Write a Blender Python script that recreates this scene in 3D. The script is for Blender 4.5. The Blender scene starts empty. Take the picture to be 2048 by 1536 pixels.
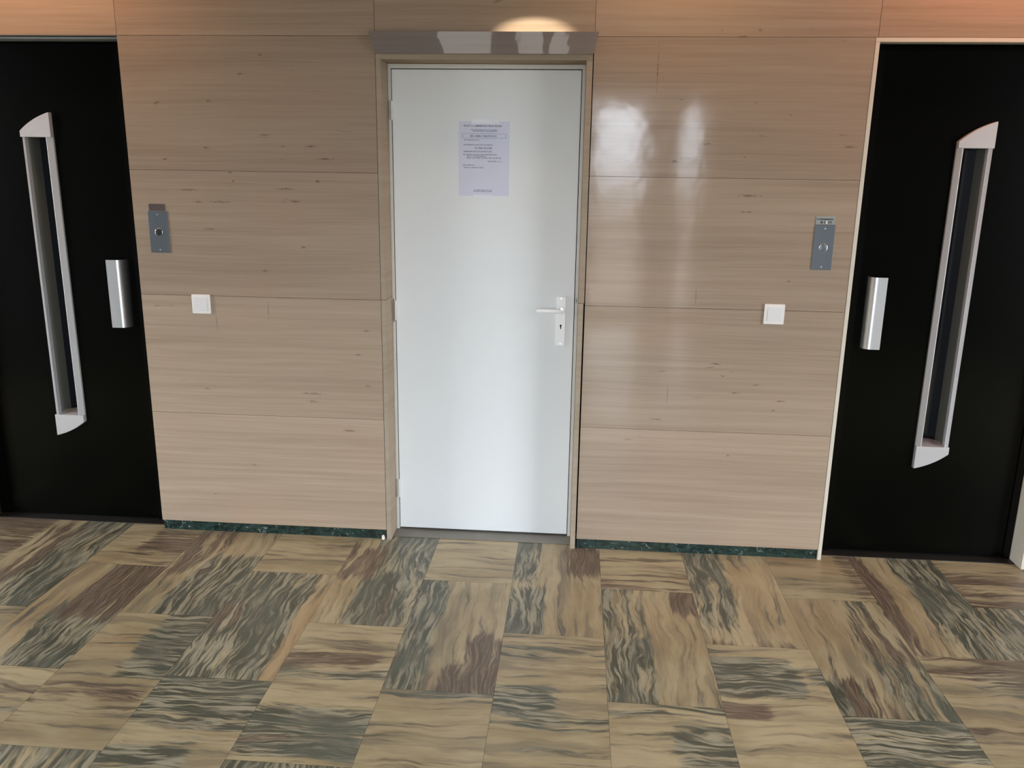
import bpy, bmesh, math, random
from mathutils import Vector, Matrix
S = bpy.context.scene
C = bpy.context.collection
PI = math.pi

# ------------------------------------------------------------------ camera
cd = bpy.data.cameras.new('camera'); cam = bpy.data.objects.new('camera', cd); C.objects.link(cam)
F = Vector((-0.07161161, 0.9674087, -0.24288309))
R = Vector((0.99688965, 0.07745169, 0.01456902))
U = Vector((-0.0329059, 0.24108432, 0.96994616))
M = Matrix((R, U, -F)).transposed().to_4x4()
M.translation = Vector((-0.0038, -3.3948, 1.5953))
cam.matrix_world = M
cd.sensor_width = 36; cd.sensor_fit = 'HORIZONTAL'; cd.lens = 1650.91 / 2048 * 36
cd.clip_start = 0.05; cd.clip_end = 200
S.camera = cam

# ------------------------------------------------------------------ exposure
S.view_settings.view_transform = 'Standard'; S.view_settings.look = 'None'
S.view_settings.exposure = 0.10; S.view_settings.gamma = 1.0
S.view_settings.use_curve_mapping = False

# ------------------------------------------------------------------ world: overcast sky over darker street
W = bpy.data.worlds.new('world'); S.world = W; W.use_nodes = True
nt = W.node_tree; nt.nodes.clear()
wo = nt.nodes.new('ShaderNodeOutputWorld'); bg = nt.nodes.new('ShaderNodeBackground')
tc = nt.nodes.new('ShaderNodeTexCoord'); sx = nt.nodes.new('ShaderNodeSeparateXYZ'); cr = nt.nodes.new('ShaderNodeValToRGB')
mr = nt.nodes.new('ShaderNodeMapRange'); mr.inputs[1].default_value = -0.5; mr.inputs[2].default_value = 0.5
nt.links.new(tc.outputs['Generated'], sx.inputs[0]); nt.links.new(sx.outputs['Z'], mr.inputs[0])
nt.links.new(mr.outputs[0], cr.inputs[0]); nt.links.new(cr.outputs[0], bg.inputs['Color']); nt.links.new(bg.outputs[0], wo.inputs[0])
e = cr.color_ramp.elements
e[0].position = 0.0; e[0].color = (.10, .095, .09, 1)
e[1].position = 1.0; e[1].color = (.88, .93, .98, 1)
k = e.new(.47); k.color = (.20, .19, .18, 1)
k = e.new(.51); k.color = (.52, .57, .64, 1)
k = e.new(.60); k.color = (.85, .93, 1.03, 1)
bg.inputs['Strength'].default_value = 17.0
W.cycles.sampling_method = 'AUTOMATIC'

# ------------------------------------------------------------------ lights
WIN = [(-1.62, -.95, .08, 2.42), (-.72, -.42, .08, 2.42),
       (-.36, -.12, .08, 2.42), (.14, .74, .08, 2.42), (1.12, 1.32, .08, 2.42)]
SIDEL = (-1.95, -.75, .08, 2.5); SIDER = (-3.3, -1.5, .08, 2.5)      # unseen glazing added to the side walls for more daylight, y0 y1 z0 z1
REAR = -6.2
def portal(loc, w, h, look):
    l = bpy.data.lights.new('portal', 'AREA'); l.shape = 'RECTANGLE'; l.size = w; l.size_y = h
    l.cycles.is_portal = True
    o = bpy.data.objects.new('portal', l); C.objects.link(o); o.location = loc
    o.rotation_euler = Vector(look).to_track_quat('-Z', 'Z').to_euler()
for (a, b, c, d) in WIN: portal(((a + b) / 2, REAR - .1, (c + d) / 2), b - a, d - c, (0, 1, 0))
portal((-4.6, (SIDEL[0] + SIDEL[1]) / 2, 1.25), SIDEL[1] - SIDEL[0], 2.34, (1, 0, 0))
portal((4.1, (SIDER[0] + SIDER[1]) / 2, 1.25), SIDER[1] - SIDER[0], 2.34, (-1, 0, 0))
def spot(name, loc, target, power, color, size, blend, rad=.03, scale=(1, 1, 1)):
    l = bpy.data.lights.new(name, 'SPOT'); l.energy = power; l.color = color
    l.spot_size = math.radians(size); l.spot_blend = blend; l.shadow_soft_size = rad
    o = bpy.data.objects.new(name, l); C.objects.link(o)
    o.location = loc; o.rotation_euler = (Vector(target) - Vector(loc)).to_track_quat('-Z', 'Y').to_euler(); o.scale = scale
    return o
def strip(x, length, power, color):
    l = bpy.data.lights.new('cove_lamp', 'AREA'); l.shape = 'RECTANGLE'; l.size = length; l.size_y = .08; l.energy = power; l.color = color
    o = bpy.data.objects.new('cove_lamp', l); C.objects.link(o); o.location = (x, -.22, 2.62)
strip(-2.35, 1.3, 8, (1, .50, .24))
strip(.35, .6, 3, (1, .55, .28))
strip(1.75, 1.3, 9, (1, .38, .18))
spot('lintel_pool_spot', (-.19, -.20, 2.6), (-.19, 0, 2.132), 52, (1, .89, .70), 40, .8, .004, (1, .155, 1))  # added spot, beam flattened to shape the light pool above the lintel
# ------------------------------------------------------------------ node helpers
class N:
    def __init__(s, name):
        s.m = bpy.data.materials.new(name); s.m.use_nodes = True; s.t = s.m.node_tree; s.b = s.t.nodes['Principled BSDF']
    def n(s, t, **kw):
        x = s.t.nodes.new('ShaderNode' + t)
        for k, v in kw.items(): setattr(x, k, v)
        return x
    def l(s, a, b): s.t.links.new(a, b)
    def math(s, op, a, b=0, clamp=False):
        x = s.n('Math', operation=op); x.use_clamp = clamp
        for i, v in enumerate((a, b)):
            if isinstance(v, (int, float)): x.inputs[i].default_value = v
            else: s.l(v, x.inputs[i])
        return x.outputs[0]
    def vm(s, op, a, b):
        x = s.n('VectorMath', operation=op)
        for i, v in enumerate((a, b)):
            if isinstance(v, (tuple, list)): x.inputs[i].default_value = v
            else: s.l(v, x.inputs[i])
        return x.outputs[0]
    def noise(s, vec, scale, detail=3, rough=.5, dist=0):
        x = s.n('TexNoise'); s.l(vec, x.inputs['Vector']); x.inputs['Scale'].default_value = scale
        x.inputs['Detail'].default_value = detail; x.inputs['Roughness'].default_value = rough; x.inputs['Distortion'].default_value = dist
        return x.outputs[0]
    def sm(s, v, lo, hi):
        x = s.n('MapRange', interpolation_type='SMOOTHSTEP'); s.l(v, x.inputs[0])
        x.inputs[1].default_value = lo; x.inputs[2].default_value = hi
        return x.outputs[0]
    def mix(s, f, a, b, bt='MIX'):
        x = s.n('Mix', data_type='RGBA', blend_type=bt)
        for i, v in ((0, f), (6, a), (7, b)):
            if isinstance(v, (int, float)): x.inputs[i].default_value = v
            elif isinstance(v, (tuple, list)): x.inputs[i].default_value = (*v[:3], 1)
            else: s.l(v, x.inputs[i])
        return x.outputs[2]
    def pos(s): return s.n('NewGeometry').outputs['Position']
    def attr(s, name):
        x = s.n('Attribute'); x.attribute_name = name; return x

def simple(name, col, rough=.5, metal=0, spec=.5, var=.04):
    q = N(name)
    n = q.noise(q.pos(), 9, 3)
    c = q.mix(q.math('MULTIPLY', n, 1), tuple(v * (1 - var) for v in col), tuple(v * (1 + var) for v in col))
    q.l(c, q.b.inputs['Base Color'])
    q.b.inputs['Roughness'].default_value = rough; q.b.inputs['Metallic'].default_value = metal
    q.b.inputs['Specular IOR Level'].default_value = spec
    return q.m

FLECKS = [(.287, 2.0, .0022, .13), (.49, 1.135, .002, .05), (-1.53, .965, .002, .05), (-1.30, 1.03, .0018, .06), (.40, .72, .0018, .06), (-1.272, 2.05, 0.0084, 0.0084), (-1.36, 1.979, 0.0126, 0.0084), (-1.495, 1.875, 0.0132, 0.0066), (-1.522, 1.695, 0.0154, 0.0066), (-1.084, 1.704, 0.0198, 0.0066), (-1.202, 1.703, 0.0132, 0.0055), (-1.272, 1.747, 0.0221, 0.0066), (-1.699, 1.648, 0.011, 0.0066), (-1.028, 1.656, 0.0353, 0.0066), (-1.614, 1.525, 0.0323, 0.0069), (-1.479, 1.479, 0.0416, 0.0058), (-1.161, 1.486, 0.0198, 0.0088), (-1.569, 1.477, 0.0185, 0.0069), (-1.204, 1.535, 0.0353, 0.0066), (-1.061, 1.567, 0.0088, 0.0088), (-1.304, 1.198, 0.0132, 0.0088), (-1.124, 0.671, 0.0462, 0.0069), (-1.121, 0.635, 0.0185, 0.0092), (-1.594, 0.677, 0.0145, 0.0048), (-0.964, 0.507, 0.0338, 0.0072), (-1.417, 1.564, 0.0044, 0.011), (-1.53, 1.367, 0.0208, 0.0069), (-1.132, 1.299, 0.0132, 0.0066), (-0.88, 0.954, 0.0139, 0.0069), (-0.917, 0.848, 0.011, 0.0066), (-0.88, 0.713, 0.0139, 0.0069), (-1.428, 1.598, 0.011, 0.0044), (0.384, 1.896, 0.008, 0.005), (0.517, 2.144, 0.006, 0.004), (0.597, 2.123, 0.017, 0.0038), (0.667, 1.885, 0.006, 0.004), (0.371, 1.665, 0.0126, 0.0084), (0.415, 1.677, 0.0294, 0.0053), (0.489, 1.732, 0.02, 0.006), (0.642, 1.685, 0.006, 0.004), (1.007, 1.77, 0.0132, 0.0057), (1.036, 1.727, 0.0246, 0.0066), (0.804, 1.841, 0.008, 0.004), (0.669, 1.538, 0.0378, 0.0084), (0.665, 1.476, 0.0239, 0.005), (0.855, 1.205, 0.01, 0.006), (0.355, 0.611, 0.0221, 0.0066), (0.374, 0.82, 0.0132, 0.0044), (0.759, 0.773, 0.0132, 0.0055), (0.84, 0.666, 0.0066, 0.0066), (0.678, 0.736, 0.0176, 0.0066), (0.865, 0.706, 0.021, 0.0063), (0.671, 0.461, 0.0088, 0.0066), (0.188, 1.666, 0.0105, 0.0052)]
def stone(name, light, dark, fleck, rough=.16, spec=.5, flecks=False):
    q = N(name)
    P = q.pos(); A = q.attr('slab')
    off = q.vm('MULTIPLY', A.outputs['Vector'], (17.3, 5.1, 9.7))
    # broad, gently waving horizontal bedding
    w = q.noise(q.vm('ADD', q.vm('MULTIPLY', P, (.8, .8, 1.5)), off), 1.0, 2)
    wz = q.n('CombineXYZ'); q.l(q.math('MULTIPLY', q.math('SUBTRACT', w, .5), .04), wz.inputs[2])
    P2 = q.vm('ADD', q.vm('ADD', P, wz.outputs[0]), off)
    n1 = q.noise(q.vm('MULTIPLY', P2, (1.0, 1.0, 48)), 1, 4, .65)
    n2 = q.noise(q.vm('MULTIPLY', P2, (2.5, 2.5, 110)), 1, 3, .65)
    n3 = q.noise(q.vm('MULTIPLY', P2, (.5, .5, 5)), 1, 2)
    f = q.math('ADD', q.math('MULTIPLY', n1, .55), q.math('ADD', q.math('MULTIPLY', n2, .35), q.math('MULTIPLY', n3, .45)))
    f = q.sm(f, .41, 1.0)
    c = q.mix(f, light, dark)
    # pinkish clouds
    n4 = q.noise(q.vm('MULTIPLY', P2, (1.3, 1.3, 3)), 1.3, 2)
    c = q.mix(q.math('MULTIPLY', q.sm(n4, .5, .75), .22), c, (light[0] * 1.02, light[1] * .82, light[2] * .78))
    # small dark fossil flecks
    wv = q.noise(q.vm('MULTIPLY', P, (55, 55, 170)), 1, 3, .6)
    acc = None
    for (fx, fz, rx, rz) in (FLECKS if flecks else ()):
        dd = q.vm('MULTIPLY', q.vm('SUBTRACT', P, (fx, 0, fz)), (1 / rx, 0, 1.6 / rz))
        x = q.n('VectorMath', operation='LENGTH'); q.l(dd, x.inputs[0])
        acc = x.outputs['Value'] if acc is None else q.math('MINIMUM', acc, x.outputs['Value'])
    if acc is not None:
        w2 = q.math('ADD', acc, q.math('MULTIPLY', q.math('SUBTRACT', wv, .5), 4.0))
        c = q.mix(q.math('MULTIPLY', q.math('SUBTRACT', 1, q.sm(w2, -.2, 1.5)), .62), c, fleck)
    n5 = q.noise(q.vm('MULTIPLY', P2, (9, 9, 42)), 1, 2, .5, .6)
    n6 = q.noise(q.vm('ADD', P, off), 2.6, 1)
    fl = q.math('MULTIPLY', q.sm(n5, .70, .82), q.sm(n6, .5, .64))
    c = q.mix(q.math('MULTIPLY', fl, .75), c, fleck)
    # slab tone
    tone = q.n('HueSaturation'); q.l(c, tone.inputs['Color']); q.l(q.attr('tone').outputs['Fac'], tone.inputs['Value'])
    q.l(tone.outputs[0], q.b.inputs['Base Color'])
    rn = q.noise(q.vm('MULTIPLY', P, (6, 6, 14)), 1, 3)
    q.l(q.math('ADD', q.math('MULTIPLY', rn, .10), rough), q.b.inputs['Roughness'])
    q.b.inputs['Specular IOR Level'].default_value = spec
    bp = q.n('Bump'); bp.inputs['Strength'].default_value = .10; bp.inputs['Distance'].default_value = .01
    q.l(q.noise(P, 5, 3), bp.inputs['Height']); q.l(bp.outputs[0], q.b.inputs['Normal'])
    return q.m

M_STONE = stone('wall_stone', (.43, .332, .245), (.30, .222, .158), (.09, .055, .035), rough=.04, flecks=True)
M_TRIM = stone('surround_stone', (.41, .34, .262), (.32, .255, .185), (.13, .08, .05), rough=.4, spec=0)
M_CORN = stone('lintel_stone', (.24, .205, .185), (.17, .145, .13), (.09, .07, .06), rough=-.02, spec=.45)
M_GROUT = simple('joint', (.05, .035, .025), .9, spec=0)
M_WHITE = simple('door_paint', (.80, .825, .825), .42, spec=.3, var=.015)
M_FRAME = simple('frame_paint', (.66, .65, .60), .4, var=.03)
M_CREAM = simple('cream_paint', (.62, .57, .46), .4, var=.03)
M_BLACK = simple('black_lacquer', (.0016, .0019, .0013), .22, spec=.10, var=.2)
M_BLACK2 = simple('black_frame', (.0012, .0014, .001), .25, spec=.15, var=.2)
M_GAP_SHADE = simple('dark_gap', (.004, .004, .004), .8, spec=.1)  # near-black colour stands in for the shade in gaps, notches and keyhole
M_ALU = simple('satin_aluminium', (.80, .82, .85), .34, metal=.9, var=.03)
M_ALU2 = simple('matt_aluminium', (.48, .47, .465), .5, metal=.35, var=.04)
M_PLATE = simple('steel_plate', (.155, .175, .195), .42, metal=.8, var=.08)
M_CHROME = simple('chrome', (.85, .86, .87), .10, metal=1)
M_HANDLE = simple('bright_aluminium', (.97, .97, .97), .3, metal=0, var=.01)
M_SWITCH = simple('switch_plastic', (.80, .77, .73), .35, var=.01)
M_ROCKER = simple('rocker_plastic', (.73, .72, .71), .4, var=.01)
M_PAPER = simple('paper', (.70, .72, .86), .8, var=.02)
M_INK = simple('ink', (.09, .09, .14), .8)
M_TAPE = simple('clear_tape', (.74, .77, .80), .3, spec=.5)
M_BROWN = simple('brown_plate', (.085, .058, .052), .45, var=.15)
M_TAG = simple('pale_plate', (.33, .35, .34), .4, metal=.3)
M_TAGINK = simple('plate_print', (.05, .06, .06), .5)
M_METAL_D = simple('threshold_metal', (.022, .021, .019), .45, metal=.3, var=.2)
M_HEAD = simple('header_metal', (.30, .32, .31), .4)
M_GLASS = simple('dark_glass', (.006, .008, .012), .06, spec=.5)
M_LIN = simple('recess_lining', (.17, .17, .15), .45)
M_PLASTER = simple('plaster', (.85, .80, .74), .9)
M_WALL = simple('plain_wall', (.28, .29, .30), .7)
M_CEIL = simple('ceiling_paint', (.38, .39, .40), .8)
M_DARK = simple('window_metal', (.03, .03, .03), .5)

def marble_green():
    q = N('green_marble'); P = q.pos()
    n = q.noise(q.vm('MULTIPLY', P, (1, 1, 1.6)), 16, 5, .7, 1.5)
    c = q.mix(q.sm(n, .35, .6), (.006, .014, .011), (.022, .045, .038))
    n2 = q.noise(P, 22, 4, .65, 2.5)
    c = q.mix(q.sm(n2, .60, .70), c, (.22, .27, .26))
    q.l(c, q.b.inputs['Base Color']); q.b.inputs['Roughness'].default_value = .25
    return q.m
M_GREEN = marble_green()

def floor_stone(name):
    q = N(name)
    uv = q.n('UVMap'); uv.uv_map = 'grain'; g = uv.outputs[0]        # x across the bedding, y along it (metres, offset per tile)
    A = q.attr('patch'); sep = q.n('SeparateColor'); q.l(A.outputs['Color'], sep.inputs[0])
    D, B, O = sep.outputs
    P = g
    wn = q.noise(q.vm('MULTIPLY', P, (3.2, 1.5, 1)), 1.6, 3, .55)
    wx = q.n('CombineXYZ'); q.l(q.math('MULTIPLY', q.math('SUBTRACT', wn, .5), .13), wx.inputs[0])
    P2 = q.vm('ADD', P, wx.outputs[0])
    st = q.noise(q.vm('MULTIPLY', P2, (34, 2.0, 1)), 1, 5, .66)          # streaks
    fine = q.noise(q.vm('MULTIPLY', P2, (120, 6, 1)), 1, 4, .7)
    big = q.noise(q.vm('MULTIPLY', P, (5, 2.0, 1)), 1.2, 4, .6, .4)
    # base: beige with brownish streaks
    c = q.mix(q.sm(big, .35, .68), (.45, .385, .235), (.33, .265, .150))
    c = q.mix(q.math('MULTIPLY', q.sm(st, .47, .66), .72), c, (.175, .140, .090))
    band = q.noise(q.vm('MULTIPLY', P2, (15, 1.3, 1)), 1, 3, .6)
    c = q.mix(q.math('MULTIPLY', q.sm(band, .50, .68), .70), c, (.19, .165, .115))
    c = q.mix(q.math('MULTIPLY', q.sm(band, .50, .34), .35), c, (.50, .42, .28))
    c = q.mix(q.math('MULTIPLY', q.sm(fine, .5, .72), .35), c, (.24, .19, .12))
    c = q.mix(q.math('MULTIPLY', O, .6), c, (.42, .27, .14))
    # grey green veined zones
    wv = q.noise(q.vm('MULTIPLY', P2, (62, 5.5, 1)), 1, 4, .62, .55)
    dk = q.mix(q.sm(wv, .44, .60), (.085, .090, .066), (.34, .32, .23))
    dk2 = q.mix(q.math('MULTIPLY', q.sm(big, .46, .66), .75), dk, (.115, .128, .100))
    jag = q.math('MULTIPLY', q.math('SUBTRACT', st, .5), 2.6)
    j2 = q.math('MULTIPLY', q.math('SUBTRACT', big, .5), .9)
    jj = q.math('ADD', jag, j2)
    mD = q.sm(q.math('ADD', D, jj), .30, .66)
    c = q.mix(mD, c, dk2)
    br = q.mix(q.sm(fine, .4, .65), (.115, .088, .062), (.23, .18, .13))
    mB = q.sm(q.math('ADD', B, jj), .34, .72)
    c = q.mix(mB, c, br)
    tn = q.n('HueSaturation'); q.l(c, tn.inputs['Color']); q.l(A.outputs['Alpha'], tn.inputs['Value'])
    q.l(tn.outputs[0], q.b.inputs['Base Color'])
    q.l(q.math('ADD', q.math('MULTIPLY', big, .2), .24), q.b.inputs['Roughness'])
    q.b.inputs['Specular IOR Level'].default_value = .4
    return q.m
M_FLOOR = floor_stone('floor_marble')

# ------------------------------------------------------------------ mesh helpers
def box(bm, x0, x1, y0, y1, z0, z1):
    v = [bm.verts.new(p) for p in ((x0, y0, z0), (x1, y0, z0), (x1, y1, z0), (x0, y1, z0), (x0, y0, z1), (x1, y0, z1), (x1, y1, z1), (x0, y1, z1))]
    return [bm.faces.new([v[i] for i in f]) for f in ((0, 3, 2, 1), (4, 5, 6, 7), (0, 1, 5, 4), (1, 2, 6, 5), (2, 3, 7, 6), (3, 0, 4, 7))]
def prism_y(bm, pts, y0, y1):
    """outline (x,z) counter clockwise seen from -y, extruded from y0 (front) to y1 (back)"""
    a = [bm.verts.new((x, y0, z)) for x, z in pts]; b = [bm.verts.new((x, y1, z)) for x, z in pts]
    n = len(pts); bm.faces.new(a); bm.faces.new(b[::-1])
    for i in range(n): bm.faces.new((a[i], b[i], b[(i + 1) % n], a[(i + 1) % n]))
def prism_z(bm, pts, z0, z1):
    a = [bm.verts.new((x, y, z0)) for x, y in pts]; b = [bm.verts.new((x, y, z1)) for x, y in pts]
    n = len(pts); bm.faces.new(a[::-1]); bm.faces.new(b)
    for i in range(n): bm.faces.new((a[i], a[(i + 1) % n], b[(i + 1) % n], b[i]))
def cyl(bm, p0, p1, r, n=24, r1=None):
    p0 = Vector(p0); p1 = Vector(p1); d = p1 - p0
    m = Matrix.Translation((p0 + p1) / 2) @ d.to_track_quat('Z', 'Y').to_matrix().to_4x4()
    bmesh.ops.create_cone(bm, cap_ends=True, segments=n, radius1=r, radius2=r if r1 is None else r1, depth=d.length, matrix=m)
def torus(bm, c, R_, r, n=28, k=10):
    """ring in the xz plane"""
    vs = []
    for i in range(n):
        a = 2 * PI * i / n
        vs.append([bm.verts.new((c[0] + (R_ + r * math.cos(2 * PI * j / k)) * math.cos(a), c[1] + r * math.sin(2 * PI * j / k), c[2] + (R_ + r * math.cos(2 * PI * j / k)) * math.sin(a))) for j in range(k)])
    for i in range(n):
        for j in range(k): bm.faces.new((vs[i][j], vs[(i + 1) % n][j], vs[(i + 1) % n][(j + 1) % k], vs[i][(j + 1) % k]))
def make(name, bm, mat, parent=None, bevel=0, smooth=False, origin=None, seg=2):
    bmesh.ops.recalc_face_normals(bm, faces=bm.faces)
    if bevel:
        bmesh.ops.bevel(bm, geom=[e for e in bm.edges if e.is_manifold and e.calc_face_angle() > .5], offset=bevel, segments=seg, profile=.5, affect='EDGES')
    me = bpy.data.meshes.new(name)
    o = bpy.data.objects.new(name, me); C.objects.link(o)
    if origin is not None:
        bmesh.ops.translate(bm, verts=bm.verts, vec=-Vector(origin)); o.location = origin
    bm.to_mesh(me); bm.free()
    for mm in (mat if isinstance(mat, (list, tuple)) else [mat]): me.materials.append(mm)
    if smooth:
        for p in me.polygons: p.use_smooth = True
        me.set_sharp_from_angle(angle=math.radians(40))
    if parent is not None:
        o.parent = parent; q = parent; L = Vector(o.location)
        while q is not None: L = L - Vector(q.location); q = q.parent
        o.location = L
    return o
def bx(name, d, mat, parent=None, bevel=0, **kw):
    bm = bmesh.new(); box(bm, *d); return make(name, bm, mat, parent, bevel, **kw)
def root(name, loc):
    o = bpy.data.objects.new(name, None); C.objects.link(o); o.location = loc; o.empty_display_size = .1; return o
def tag(o, label, cat=None, group=None, kind=None):
    o['label'] = label
    if cat: o['category'] = cat
    if group: o['group'] = group
    if kind: o['kind'] = kind
    return o
def struct(o, label=None):
    o['kind'] = 'structure'
    if label: o['label'] = label
    return o
rnd = random.Random(5)

# ------------------------------------------------------------------ wall of stone slabs
XL, XJL, XJR, XR = -1.856, -.812, .039, 1.087      # lift corner, door surround, door surround, lift corner
ZS = [.046, .563, 1.0865, 1.6035, 2.1215, 2.64]
slabs = []                                          # x0,x1,z0,z1,tone
def row(x0, x1, i, tone): slabs.append((x0, x1, ZS[i], ZS[i + 1], tone))
for i, t in enumerate((1.10, 1.02, .93, .86)): row(XL, XJL, i, t)  # rows darken upward: the light's fall-off put into the slabs' own tones
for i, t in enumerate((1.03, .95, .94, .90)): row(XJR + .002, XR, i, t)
for a, b, t in ((-4.5, -2.91, 1), (-2.91, -1.856, 1.0), (-1.856, XJL, .94), (XJL, .0425, .97), (.0425, 1.0955, 1.0), (1.0955, 2.15, .98), (2.15, 4.0, 1)):
    slabs.append((a, b, 2.1215, 2.64, t))
slabs.append((-4.5, -2.705, .046, 2.1215, 1)); slabs.append((1.957, 4.0, .046, 2.1215, 1))
bm = bmesh.new(); ls = bm.faces.layers.float_vector.new('slab'); lt = bm.faces.layers.float.new('tone')
G = .0007
def piece(x0, x1, y0, y1, z0, z1, tone, mi=0, side=False):
    sv = Vector((rnd.random(), rnd.random(), rnd.random()))
    fs = box(bm, x0, x1, y0, y1, z0, z1)
    for i, f in enumerate(fs): f[ls] = sv; f[lt] = tone; f.material_index = 1 if (side and i in (3, 5)) else mi
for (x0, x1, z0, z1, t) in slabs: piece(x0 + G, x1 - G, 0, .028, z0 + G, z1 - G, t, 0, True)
# masonry behind the slabs
for (x0, x1, z0, z1) in ((-4.5, -2.72, 0, 2.64), (XL + .004, XJL - .003, 0, 2.13), (XJR + .003, XR - .002, 0, 2.105), (1.975, 4.0, 0, 2.64), (-2.72, 1.975, 2.135, 2.64)):
    piece(x0, x1, .0285, .34, z0, z1, 1, 1)
piece(-4.6, 4.1, .345, .42, -.05, 2.7, 1, 1)  # unseen dark backing added to stop daylight leaking through the gaps
wall = make('wall_back', bm, [M_STONE, M_GROUT]); struct(wall, 'veined beige stone slab wall with thin dark joints')

# skirting of dark green marble
b1 = struct(bx('baseboard_left', (XL + .004, XJL - .004, .006, .028, 0, .0445), M_GREEN, bevel=.001), 'dark green marble skirting left of the white door')
b2 = struct(bx('baseboard_right', (XJR + .004, XR - .002, .006, .028, 0, .0445), M_GREEN, bevel=.001), 'dark green marble skirting right of the white door')
struct(bx('baseboard_far_left', (-4.5, -2.71, .006, .028, 0, .0445), M_GREEN)).name = 'baseboard_outer'

# stone surround of the white door
JIL, JIR, JZ = -.791, .014, 2.036
bm = bmesh.new(); ls = bm.faces.layers.float_vector.new('slab'); lt = bm.faces.layers.float.new('tone')
piece(XJL + .0012, JIL, -.001, .17, .0, 1.086, 1.0)
piece(XJL + .0012, JIL, -.001, .17, 1.088, JZ, .97)
piece(JIR, XJR - .0035, -.003, .17, .0, 1.094, 1.04)
piece(JIR, XJR - .001, -.004, .17, 1.096, JZ, 1.0)
piece(XJL + .0012, XJR - .001, -.002, .17, JZ + .0005, 2.0565, .97)
t1 = struct(make('trim_1', bm, [M_TRIM, M_GROUT]), 'narrow stone surround lining the white door recess')

# polished sloping lintel slab over the door
bm = bmesh.new(); ls = bm.faces.layers.float_vector.new('slab'); lt = bm.faces.layers.float.new('tone')
vb = [(-.8095, -.020, 2.056), (.0395, -.020, 2.056), (.0570, -.029, 2.134), (-.8300, -.029, 2.134)]
vk = [(-.8095, -.0003, 2.056), (.0395, -.0003, 2.056), (.0570, -.0003, 2.134), (-.8300, -.0003, 2.134)]
a = [bm.verts.new(p) for p in vb]; b = [bm.verts.new(p) for p in vk]
fs = [bm.faces.new(a), bm.faces.new(b[::-1])] + [bm.faces.new((a[i], b[i], b[(i + 1) % 4], a[(i + 1) % 4])) for i in range(4)]
for f in fs: f[ls] = (.3, .6, .2); f[lt] = 1
t2 = struct(make('trim_2', bm, [M_CORN]), 'polished grey stone lintel slab above the white door')

# ------------------------------------------------------------------ floor of laid marble tiles
TX, TS, TL = -.217, .36, .74
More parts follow.
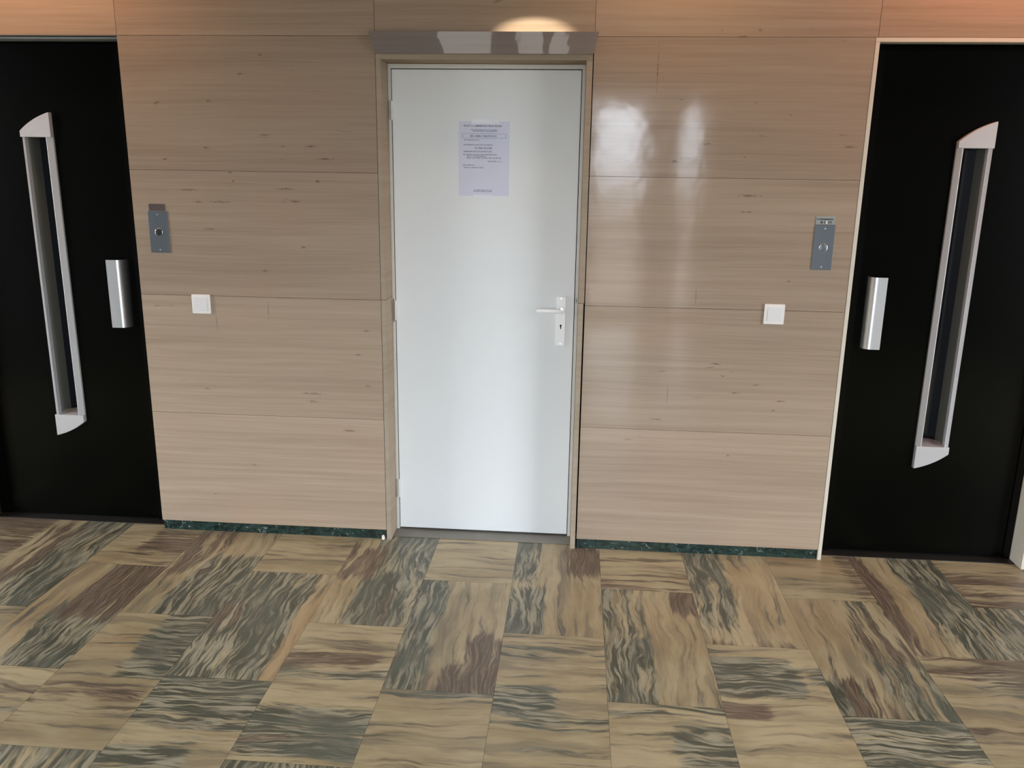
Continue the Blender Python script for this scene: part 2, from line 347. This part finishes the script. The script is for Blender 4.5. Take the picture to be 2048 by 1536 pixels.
# per tile: column k, index j (0 = at the wall) -> [(kind, s0, s1, t0, t1, strength)], kind D dark, B brown, O orange; s left-right, t far-near
PT = {
 (-1, 0): [], (-1, 1): [('D', -.1, .34, -.1, 1.1, .75), ('B', .62, 1.1, .52, 1.1, .85), ('B', .38, .7, .78, 1.1, .8)],
 (-1, 2): [('B', 0, 1, .40, .50, .5), ('D', 0, 1, .50, .75, .55), ('D', -.1, 1.1, -.1, .05, .6)],
 (0, 0): [('D', -.1, .30, -.1, .5, .7), ('D', -.1, .42, .5, 1.1, .75), ('B', .55, 1.1, .0, .40, .85), ('O', .4, 1, .45, .95, .25)],
 (0, 1): [('D', -.1, 1.1, .08, .17, .75), ('B', .5, 1.1, .05, .14, .6), ('D', -.1, .55, .42, .62, 1.0), ('D', .2, 1.1, .60, .70, .85), ('D', 0, 1, .8, .9, .4)],
 (1, 0): [('B', -.1, 1.1, .3, 1.1, .42)], (1, 1): [('D', -.1, .42, -.1, .5, .6), ('D', -.1, .48, .45, 1.1, .72), ('B', .66, 1.1, -.1, .25, .9), ('O', .4, 1, .1, .6, .35)],
 (1, 2): [('D', -.1, 1.1, -.1, .10, .6), ('B', .0, .8, .12, .2, .6), ('D', -.1, 1.1, .16, .26, .6), ('D', .5, 1.1, .1, .42, .75)],
 (2, 0): [('D', -.1, .45, -.1, .9, .62), ('O', .45, 1, .1, .9, .35), ('B', .0, 1, .93, 1.1, .6)],
 (2, 1): [('D', -.1, .8, .10, .42, .95), ('D', .8, 1.1, .1, .3, .6), ('B', -.1, .42, .42, .60, .8), ('B', .4, 1, .36, .44, .6)],
 (3, 0): [('O', .0, .8, .4, .7, .5), ('D', 0, 1, .86, .98, .6), ('B', .8, 1.1, .4, 1, .6)],
 (3, 1): [('O', -.1, .5, -.1, .5, .4), ('D', .5, 1.1, -.1, 1.1, .55), ('B', .55, 1, .1, .6, .55), ('D', -.1, .35, .72, 1.1, .9), ('B', .1, .5, .68, 1.1, .7)],
 (3, 2): [('D', -.1, 1.1, -.1, .9, .8)],
 (4, 0): [('B', -.1, .16, -.1, 1.1, .8), ('O', .16, .4, 0, 1, .35), ('D', .42, 1.1, -.1, 1.1, .78)],
 (4, 1): [('B', 0, 1.1, -.1, .25, .55), ('D', .3, 1.1, .02, .3, .6), ('B', 0, 1, .5, .6, .5)],
 (5, 0): [('B', -.1, 1.1, .5, 1.1, .55), ('O', .5, 1, .5, 1, .4)], (5, 1): [('D', -.1, .7, -.1, 1.1, .7), ('B', .5, 1.1, 0, 1, .7)],
 (6, 0): [('B', -.1, 1.1, 0, 1.1, .6)], (6, 1): [('D', -.1, 1, .0, .9, .6)],
 (-2, 0): [('D', .25, 1.1, -.1, 1.1, .72), ('B', -.1, .45, .1, .55, .75), ('O', -.1, .3, .5, .9, .3)],
 (-2, 1): [('B', -.1, .9, .22, .38, .75), ('D', -.1, 1.1, .34, .46, .75), ('D', -.1, 1.1, .66, .98, .85), ('B', -.1, .4, .8, 1, .4)],
 (-3, 0): [('B', 0, 1, .5, .9, .3)], (-3, 1): [('D', -.1, .85, -.1, 1.1, .82), ('O', .82, 1.1, .15, 1.1, .8), ('B', -.1, .3, .3, .6, .5)],
 (-3, 2): [('D', -.1, 1.1, -.1, .32, .95), ('D', -.1, .7, .42, .6, .85)],
 (-4, 0): [('B', -.1, .5, -.1, .6, .65), ('D', .3, 1.1, .3, 1.1, .85), ('O', .3, .7, 0, .35, .45)],
 (-4, 1): [('D', .5, 1.1, -.1, .55, .75), ('O', 0, .5, .15, .4, .35), ('B', -.1, 1, .6, .75, .65)],
 (-5, 0): [('B', .4, 1.1, .5, .86, .75), ('O', -.1, .8, .9, 1.1, .4)], (-5, 1): [('O', -.1, .35, 0, .9, .4), ('B', .36, 1.1, -.1, .6, .95), ('D', .3, 1.1, .4, 1.1, .8)],
 (-5, 2): [('B', -.1, 1.1, .08, .2, .7), ('D', -.1, 1.1, .25, .36, .5)],
 (0, 2): [('D', -.1, .6, -.1, .3, .8)], (2, 2): [('D', -.1, 1.1, -.1, .5, .6)], (-4, 2): [('D', -.1, 1.1, -.1, .8, .6)], (-2, 2): [('D', -.1, 1.1, -.1, .6, .75)],
 (-6, 0): [('B', 0, .5, 0, 1, .6), ('D', .3, 1.1, -.1, 1.1, .72)], (-6, 1): [('B', 0, 1, .5, 1, .5)],
 (-7, 0): [('B', 0, 1, 0, 1, .7)], (-7, 1): [('D', 0, 1, 0, .6, .8), ('B', .5, 1, 0, 1, .5)],
}
def sst(x, a, b):
    t = max(0, min(1, (x - a) / (b - a))); return t * t * (3 - 2 * t)
bm = bmesh.new(); uvl = bm.loops.layers.uv.new('grain'); cl = bm.loops.layers.float_color.new('patch')
XMIN, XMAX = -4.5, 4.0
for k in range(-12, 12):
    x0 = TX + k * TS; x1 = x0 + TS
    x0c, x1c = max(x0, XMIN), min(x1, XMAX)
    if x1c - x0c < .01: continue
    ytop = .379 if k % 2 else .009
    for j in range(0, 10):
        ya = ytop - j * TL; yb = ya - TL                 # far, near
        yac = min(ya, .16); ybc = max(yb, REAR)
        if yac - ybc < .01: continue
        if k % 2 == 0 and j == 0: yac = .16               # the course by the wall runs on into the recesses
        # bedding direction alternates along a column
        horiz = (j % 2 == 0) if k % 2 else (j % 2 == 1)
        fine = yb > -2.2 and -3 < x0 < 2.5
        nx, ny = (18, 37) if fine else (2, 4)
        if yac > ya: ny = int(ny * (yac - ybc) / TL)
        r = random.Random(k * 31 + j * 7 + 1000); ou, ov = r.random() * 40, r.random() * 40
        pats = PT.get((k, j)); base = .14 + .30 * r.random() if pats is None else .16
        g = .0004
        X = [x0c + g + (x1c - x0c - 2 * g) * i / nx for i in range(nx + 1)]
        Y = [yac - g - (yac - ybc - 2 * g) * i / ny for i in range(ny + 1)]
        grid = [[bm.verts.new((x, y, 0)) for x in X] for y in Y]
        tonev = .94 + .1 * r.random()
        if k <= -4 and j < 2: tonev *= .86  # outer tiles near the wall: browner stone and weaker light, both in the tone
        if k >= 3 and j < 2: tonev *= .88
        def val(x, y):
            s = (x - x0) / TS; t = (ya - y) / TL
            o = [base, .05, 0]
            for (kd, s0, s1, t0, t1, w) in (pats or ()):
                e = .10
                m = sst(s, s0 - e, s0 + e) * (1 - sst(s, s1 - e, s1 + e)) * sst(t, t0 - e, t0 + e) * (1 - sst(t, t1 - e, t1 + e))
                i = 'DBO'.index(kd); o[i] = max(o[i], w * m)
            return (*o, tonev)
        for a in range(ny):
            for b in range(nx):
                f = bm.faces.new((grid[a + 1][b], grid[a + 1][b + 1], grid[a][b + 1], grid[a][b]))
                for lp in f.loops:
                    x, y, _ = lp.vert.co
                    lp[cl] = val(x, y)
                    lp[uvl].uv = (y + ou, x + ov) if horiz else (x + ou, y + ov)
fl = make('floor', bm, [M_FLOOR, M_GROUT])
me = fl.data
bm = bmesh.new(); bm.from_mesh(me)
n0 = len(bm.faces)
for f in box(bm, XMIN - .2, XMAX + .2, REAR - .2, .40, -.06, -.0012): f.material_index = 1
bm.to_mesh(me); bm.free()
struct(fl, 'veined beige and grey green marble tile floor')

# grey stone sill in the door recess
bm = bmesh.new()
box(bm, JIL + .001, JIR - .001, .035, .17, 0.0005, .0035)
sill_mat = simple('sill_stone', (.19, .175, .145), .4, var=.35)
struct(make('trim_3', bm, sill_mat, bevel=.001), 'grey stone sill under the white door')

# ------------------------------------------------------------------ plain room behind the camera
struct(bx('ceiling', (XMIN - .2, XMAX + .2, REAR - .2, .34, 2.64, 2.8), M_CEIL), 'plain ceiling')
for nm, xa, xb, (y0, y1, z0, z1) in (('wall_left', XMIN - .12, XMIN, SIDEL), ('wall_right', XMAX, XMAX + .12, SIDER)):
    bm = bmesh.new()
    box(bm, xa, xb, REAR - .1, y0, 0, 2.64); box(bm, xa, xb, y1, .34, 0, 2.64); box(bm, xa, xb, y0, y1, 0, z0); box(bm, xa, xb, y0, y1, z1, 2.64)
    struct(make(nm, bm, M_WALL), 'plain side wall with unseen glazing added for daylight')
    bm = bmesh.new(); n = 3; xm = (xa + xb) / 2
    for i in range(n + 1):
        y = y0 + (y1 - y0 - .05) * i / n; box(bm, xm - .02, xm + .02, y, y + .05, z0, z1)
    struct(make('fill_opening_left' if nm == 'wall_left' else 'fill_opening_right', bm, M_DARK), 'dark mullions of the added daylight opening in the side wall')
bm = bmesh.new(); x = XMIN
for (a, b, c, d) in WIN:
    box(bm, x, a, REAR - .1, REAR, 0, 2.64); x = b
    box(bm, a, b, REAR - .1, REAR, 0, c); box(bm, a, b, REAR - .1, REAR, d, 2.64)
box(bm, x, XMAX, REAR - .1, REAR, 0, 2.64)
struct(make('wall_front', bm, M_WALL), 'glazed entrance front of the hall')
bm = bmesh.new()
for i, (a, b, c, d) in enumerate(WIN):
    for (p, q_, r_, s_) in ((a, a + .03, c, d), (b - .03, b, c, d), (a + .03, b - .03, c, c + .04), (a + .03, b - .03, d - .04, d), (a + .03, b - .03, 1.05, 1.09)):
        box(bm, p, q_, REAR - .08, REAR - .03, r_, s_)
struct(make('window_1', bm, M_DARK), 'dark metal frames of the entrance glazing')

# ------------------------------------------------------------------ white door
d2 = root('door_2', (-.389, .12, 0)); struct(d2, 'white painted flush door between the two black lift doors')
LX0, LX1, LZ0, LZ1 = -.7745, -.003, .011, 2.0145
YF = .12
bm = bmesh.new()
box(bm, JIL + .001, LX0 - .003, YF, YF + .04, .002, JZ - .001)
box(bm, LX1 + .003, JIR - .001, YF, YF + .04, .002, JZ - .001)
box(bm, LX0 - .003, LX1 + .003, YF, YF + .04, LZ1 + .0035, JZ - .001)
fr = make('door_frame', bm, M_FRAME, d2)
bx('door_gap', (LX0 - .003, LX1 + .003, YF + .030, YF + .038, .004, LZ1 + .0035), M_GAP_SHADE, d2)
leaf = bx('door_leaf', (LX0, LX1, YF + .001, YF + .029, LZ0, LZ1), M_WHITE, d2, bevel=.0015)
for (za, zb) in ((1.820, 1.892), (.988, 1.070), (.163, .248)):
    bm = bmesh.new(); zc = (za + zb) / 2; hx = LX0 - .0015
    cyl(bm, (hx, YF - .004, za), (hx, YF - .004, zc - .001), .0062, 16)
    cyl(bm, (hx, YF - .004, zc + .001), (hx, YF - .004, zb), .0062, 16)
    cyl(bm, (hx, YF - .004, za + .001), (hx, YF - .004, zb - .001), .0045, 12)
    cyl(bm, (hx, YF - .004, za - .004), (hx, YF - .004, za), .004, 16, .0062)
    h = make('hinge', bm, M_FRAME, d2, smooth=True)
bx('hinge_mortise', (LX0 - .0105, LX0 - .0085, YF - .002, YF + .001, .975, 1.078), M_GAP_SHADE, d2)
# lever handle on its long plate
hp = bx('handle_plate', (-.0770, -.0375, YF - .006, YF + .0005, .892, 1.106), M_HANDLE, d2, bevel=.002)
hc = Vector((-.0565, YF - .006, 1.047))
bm = bmesh.new(); cyl(bm, hc, hc + Vector((0, -.012, 0)), .0115, 24); cyl(bm, hc + Vector((0, -.012, 0)), hc + Vector((0, -.045, 0)), .0075, 20)
hr = make('handle_neck', bm, M_CHROME, d2, smooth=True)
bm = bmesh.new()
prof = []
pts = [(0.006, -.046, 0.000, .0085), (-.006, -.0475, .000, .0092), (-.03, -.047, .0005, .0092), (-.07, -.046, .001, .0085), (-.098, -.044, .0005, .0080), (-.106, -.041, .000, .006)]
rings = []
for (dx, dy, dz, r_) in pts:
    rings.append([bm.verts.new((hc.x + dx, YF + dy + r_ * .75 * math.cos(2 * PI * i / 16), hc.z + dz + r_ * math.sin(2 * PI * i / 16))) for i in range(16)])
for a, b in zip(rings, rings[1:]):
    for i in range(16): bm.faces.new((a[i], a[(i + 1) % 16], b[(i + 1) % 16], b[i]))
bm.faces.new(rings[0]); bm.faces.new(rings[-1][::-1])
make('handle_lever', bm, M_HANDLE, d2, smooth=True)
bm = bmesh.new(); cyl(bm, (-.0575, YF - .0068, .980), (-.0575, YF - .0055, .980), .0042, 16); box(bm, -.0598, -.0552, YF - .0068, YF - .0055, .966, .980)
kh = make('keyhole', bm, M_GAP_SHADE, hp)
for z in (1.097, .901):
    bm = bmesh.new(); cyl(bm, (-.0575, YF - .0075, z), (-.0575, YF - .0055, z), .0034, 14, .0030)
    make('screw', bm, M_ALU, hp)
# worn strike in the frame
bm = bmesh.new(); prism_y(bm, [(LX1 + .0005, 1.070), (LX1 + .0035, 1.076), (LX1 + .0035, 1.098), (LX1 + .0005, 1.106)], YF - .0006, YF + .001)
prism_y(bm, [(LX1 + .0080, 1.087), (LX1 + .0110, 1.074), (LX1 + .0110, 1.106)], YF - .0006, YF + .001)
make('strike_notch', bm, M_GAP_SHADE, d2)

# ------------------------------------------------------------------ lift doors
def arc(p0, p1, bulge, n=10):
    """points from p0 to p1, bowed by bulge to the left of the travel"""
    p0 = Vector(p0); p1 = Vector(p1); d = p1 - p0; nn = Vector((-d.y, d.x)).normalized(); out = []
    for i in range(n + 1):
        t = i / n; q = p0 + d * t + nn * bulge * 4 * t * (1 - t); out.append((q.x, q.y))
    return out
def lift_door(name, label, ox0, ox1, lx0, lx1, vx, hx0, hx1, flip):
    """ox opening, lx leaf, vx left edge of the vision frame, hx handle, flip: handle rolls towards -x"""
    d = root(name, ((ox0 + ox1) / 2, .1, 0)); struct(d, label)
    YL = .10
    top = 2.112
    bx('door_leaf', (lx0, lx1, YL, YL + .02, .012, top - .006), M_BLACK, d, bevel=.0012)
    bm = bmesh.new()
    box(bm, ox0 + .001, lx0 - .002, YL - .006, YL + .06, .004, top)
    box(bm, lx1 + .002, ox1 - .001, YL - .006, YL + .06, .004, top)
    box(bm, lx0 - .002, lx1 + .002, YL - .002, YL + .06, top - .004, top)
    make('door_frame', bm, M_BLACK2, d)
    bx('door_gap', (lx0 - .002, lx1 + .002, YL + .13, YL + .16, .004, top), M_GAP_SHADE, d)
    bx('header', (ox0 + .001, ox1 - .001, .035, YL + .06, top + .0005, 2.1205), M_HEAD, d)
    # vision frame: convex bar with curved end caps, pierced by a deep slot
    y0 = YL - .024; w = .136
    x0, x1 = vx, vx + w; ix0, ix1 = x0 + .0195, x1 - .0225
    zb0, zb1, zt0, zt1 = .409, .477, 1.756, 1.832      # bottom-left, bottom-right, top-left, top-right
    iz0, iz1 = .508, 1.731
    bm = bmesh.new()
    # end caps
    prism_y(bm, arc((x0, zb0), (x1, zb1), -.009) + [(x1, iz0), (x0, iz0)], y0, YL - .0005)
    prism_y(bm, [(x0, iz1), (x1, iz1)] + arc((x1, zt1), (x0, zt0), -.009), y0, YL - .0005)
    cap = make('vision_frame', bm, M_ALU2, d, bevel=.0015)
    for (xo, xi) in ((x0, ix0), (x1, ix1)):          # sloping side rails
        bm = bmesh.new(); s = 1 if xi > xo else -1
        sec = [(xo, YL - .0005), (xo, YL - .010), (xi - s * .003, y0 - .0005), (xi, y0), (xi, YL - .0005)]
        if s > 0: sec = sec[::-1]
        prism_z(bm, sec, iz0, iz1)
        make('vision_rail', bm, M_ALU2, cap)
    # recess lining and dark glass (behind the leaf face)
    yg = .175
    bm = bmesh.new()
    box(bm, ix0 - .004, ix0, YL - .001, yg, iz0, iz1); box(bm, ix1, ix1 + .004, YL - .001, yg, iz0, iz1)
    box(bm, ix0 - .004, ix1 + .004, YL - .001, yg, iz1, iz1 + .004)
    make('recess_lining', bm, M_LIN, cap)
    bm = bmesh.new()
    n = 12; f = []
    for i in range(n + 1):                            # curved lower lip
        t = i / n; x = ix0 + (ix1 - ix0) * t
        f.append((x, y0 + .001, YL + .03 + .035 * math.sin(PI * t)))
    a = [bm.verts.new((x, y, iz0)) for x, y, _ in f]; b = [bm.verts.new((x, y2, iz0 + .012)) for x, _, y2 in f]
    c = [bm.verts.new((x, yg, iz0 + .004)) for x, _, _ in f]
    for i in range(n):
        bm.faces.new((a[i], a[i + 1], b[i + 1], b[i])); bm.faces.new((b[i], b[i + 1], c[i + 1], c[i]))
    make('vision_sill', bm, M_ALU2, cap, smooth=True)
    gl = bx('vision_glass', (ix0 - .004, ix1 + .004, yg, yg + .006, iz0, iz1 + .004), M_GLASS, cap)
    # cut the leaf behind the slot by rebuilding it as a ring of four boards
    bm = bmesh.new()
    box(bm, lx0, ix0 - .003, YL, YL + .02, .012, top - .006); box(bm, ix1 + .003, lx1, YL, YL + .02, .012, top - .006)
    box(bm, ix0 - .003, ix1 + .003, YL, YL + .02, .012, iz0 - .003); box(bm, ix0 - .003, ix1 + .003, YL, YL + .02, iz1 + .003, top - .006)
    bmesh.ops.remove_doubles(bm, verts=bm.verts, dist=1e-5)
    lf = [o for o in d.children if o.name.startswith('door_leaf')][0]
    bm.to_mesh(lf.data); bm.free(); lf.location = -d.location
    # curved pull handle
    bm = bmesh.new(); n = 18; w = hx1 - hx0; sec = []
    for i in range(n + 1):
        t = i / n                                     # 0 free edge, 1 meets the door
        if t < .4: x = t / .4 * (w - .03); y = -.040 + .002 * t
        else:
            a = (t - .4) / .6 * PI / 2; x = w - .03 + .03 * math.sin(a); y = -.0392 + .0385 * (1 - math.cos(a))
        sec.append((x, y))
    out = [(x, y) for x, y in sec]; inn = [(max(x - .003, .0), min(y + .004, -.0006)) for x, y in sec][::-1]
    ring = out + inn
    if flip: P = [(hx1 - x, YL + y) for x, y in ring]
    else: P = [(hx0 + x, YL + y) for x, y in ring]
    prism_z(bm, P, .925, 1.222)
    make('pull_handle', bm, M_ALU, d, smooth=True)
    bm = bmesh.new(); th = M_METAL_D
    box(bm, ox0 + .001, ox1 - .001, .047, .26, .0005, .0035)
    make('threshold', bm, th, d)
    return d
dl = lift_door('door_1', 'black lift door left of the white door, narrow slanted window', -2.705, -1.857, -2.652, -1.926, -2.364, -2.035, -1.964, False)
dr = lift_door('door_3', 'black lift door with cream outer frame, right of the white door', 1.1035, 1.938, 1.162, 1.905, 1.471, 1.196, 1.262, True)
bm = bmesh.new()
box(bm, 1.0875, 1.103, -.002, .10, .0, 2.105); box(bm, 1.9385, 1.956, -.002, .10, .0, 2.105); box(bm, 1.0875, 1.956, -.002, .034, 2.1055, 2.1205)
make('outer_frame', bm, M_CREAM, dr, bevel=.001)['label'] = 'narrow cream painted outer frame'

# ------------------------------------------------------------------ things on the wall and door
def switch(x, z, label):
    r = root('light_switch', (x, 0, z - .041))
    tag(r, label, 'light switch', 'white light switches')
    sp = bx('switch_plate', (x - .0405, x + .0405, -.009, -.0004, z - .0415, z + .0415), M_SWITCH, r, bevel=.003, seg=3)
    bm = bmesh.new(); h = .027
    a = [bm.verts.new(p) for p in ((x - h, -.0125, z - h), (x + h, -.0125, z - h), (x + h, -.0105, z + h), (x - h, -.0105, z + h))]
    b = [bm.verts.new(p) for p in ((x - h, -.009, z - h), (x + h, -.009, z - h), (x + h, -.009, z + h), (x - h, -.009, z + h))]
    bm.faces.new(a); bm.faces.new(b[::-1])
    for i in range(4): bm.faces.new((a[i], b[i], b[(i + 1) % 4], a[(i + 1) % 4]))
    make('rocker', bm, M_ROCKER, sp, bevel=.0008)
switch(-1.590, 1.051, 'square white light switch on the stone wall left of the white door')
switch(.807, 1.072, 'square white light switch on the stone wall right of the white door')

def call_panel(x0, x1, z0, z1, label, bz, ringed):
    xc = (x0 + x1) / 2
    r = root('call_panel', (xc, 0, z0)); tag(r, label, 'lift call panel', 'lift call panels')
    pp = bx('panel_plate', (x0, x1, -.004, -.0003, z0, z1), M_PLATE, r, bevel=.0008)
    bm = bmesh.new(); torus(bm, (xc, -.0045, bz), .0152, .0018)
    bm2 = bmesh.new(); cyl(bm2, (xc, -.0075, bz), (xc, -.0035, bz), .0140, 28)
    cb = make('call_button', bm2, M_METAL_D if not ringed else M_PLATE, r, bevel=.0008, smooth=True)
    make('button_ring', bm, M_CHROME, cb, smooth=True)
    for z in (z0 + .012, z1 - .014):
        bm = bmesh.new(); cyl(bm, (xc, -.0055, z), (xc, -.0038, z), .0030, 14, .0024); make('screw', bm, M_ALU, pp, smooth=True)
call_panel(-1.792, -1.7085, 1.2655, 1.437, 'grey steel lift call plate with one round button beside the left lift door', 1.350, False)
call_panel(.9345, 1.013, 1.255, 1.431, 'grey steel lift call plate with one ringed button beside the right lift door', 1.342, True)
o = bx('label_plate', (-1.786, -1.7175, -.003, -.0003, 1.4385, 1.4665), M_BROWN, bevel=.0006)
tag(o, 'small dark brown plate directly above the left lift call panel', 'plate')
r = root('label_plate', (.972, 0, 1.4325)); tag(r, 'small pale printed plate directly above the right lift call panel', 'plate')
bx('plate_body', (.936, 1.0085, -.003, -.0003, 1.4325, 1.4655), M_TAG, r, bevel=.0006)
bm = bmesh.new()
cyl(bm, (.9425, -.0036, 1.4535), (.9425, -.0028, 1.4535), .0030, 12)
rr = random.Random(4); x = .949
while x < 1.001:
    w = rr.uniform(.0022, .0036); box(bm, x, x + w, -.0036, -.0028, 1.4500, 1.4562); x += w + .0008
for (a, b, c, d) in ((.953, .962, 1.437, 1.4455), (.968, .9715, 1.4365, 1.4465), (.9835, .9875, 1.437, 1.446), (.991, .996, 1.438, 1.4455)): box(bm, a, b, -.0036, -.0028, c, d)
make('plate_print', bm, M_TAGINK, r)
bx('plate_sticker', (.974, .9800, -.0038, -.0028, 1.4350, 1.4470), M_SWITCH, r)

# paper notice taped on the white door
YP = YF + .001
px0, px1, pz0, pz1 = -.499, -.2895, 1.518, 1.8155
r = root('paper_notice', ((px0 + px1) / 2, YP, pz0)); tag(r, 'sheet of printed paper taped to the upper part of the white door', 'notice')
bx('sheet', (px0, px1, YP - .0008, YP - .0002, pz0, pz1), M_PAPER, r)
def words(bm, s0, s1, t, h, gap=.0022, seed=0):
    """letter-like marks from s0 to s1 (0..1 over the width), t down from the top, h letter height"""
    q = random.Random(seed); W_ = px1 - px0; H_ = pz1 - pz0
    x = px0 + s0 * W_; z = pz1 - t * H_; n = 0
    while x < px0 + s1 * W_:
        for _ in range(q.randint(3, 8)):
            w = h * q.uniform(.45, .7)
            if x + w > px0 + s1 * W_: break
            up = q.choice((1, 1, .8, 1.3)) * h
            u = h * .19
            y0, y1 = YP - .0013, YP - .0007
            kd = q.randint(0, 3)
            box(bm, x, x + u, y0, y1, z, z + up)
            if kd in (0, 1): box(bm, x + w - u, x + w, y0, y1, z, z + h)
            if kd in (1, 2): box(bm, x + u, x + w - u, y0, y1, z + h - u, z + h)
            if kd in (0, 2, 3): box(bm, x + u, x + w - u, y0, y1, z, z + u)
            x += w + h * .22
        x += gap
LINES = [(.10, .84, .070, .0058), (.24, .78, .118, .0030), (.28, .76, .136, .0034), (.22, .76, .205, .0058), (.10, .41, .252, .0034), (.10, .69, .318, .0036),
         (.32, .67, .362, .0052), (.10, .66, .407, .0036), (.09, .76, .448, .0034), (.16, .54, .468, .0034), (.16, .84, .492, .0036), (.58, .88, .538, .0034),
         (.08, .33, .588, .0034), (.10, .50, .622, .0032), (.30, .66, .925, .0028), (.30, .66, .945, .0028)]
bm = bmesh.new()
for i, (a, b, t, h) in enumerate(LINES): words(bm, a, b, t, h, seed=i)
W_ = px1 - px0; H_ = pz1 - pz0
xa, xb, za, zb = px0 + .07 * W_, px0 + .93 * W_, pz1 - .222 * H_, pz1 - .165 * H_
for q_ in ((xa, xb, za, za + .0007), (xa, xb, zb, zb + .0007), (xa, xa + .0009, za, zb), (xb, xb + .0009, za, zb)):
    box(bm, q_[0], q_[1], YP - .0013, YP - .0007, q_[2], q_[3])
make('print', bm, M_INK, r)
bx('tape', (px0 + .052, px0 + .168, YP - .0022, YP - .0014, pz1 - .009, pz1 + .012), M_TAPE, r)
bx('tape', (px0 + .062, px0 + .142, YP - .0022, YP - .0014, pz0 - .014, pz0 + .004), M_TAPE, r)

# broken plaster crumb at the end of the left skirting
bm = bmesh.new(); bmesh.ops.create_icosphere(bm, subdivisions=2, radius=.012, matrix=Matrix.Translation((-.826, -.006, .0125)) @ Matrix.Diagonal((.62, .6, 1.0, 1)))
q = random.Random(3)
for v in bm.verts: v.co += Vector((q.uniform(-1, 1), q.uniform(-1, 1), 0)) * .0022; v.co.z = max(v.co.z, .0003)
tag(make('plaster_chip', bm, M_PLASTER), 'small white broken plaster chip on the floor at the foot of the door surround', 'chip')
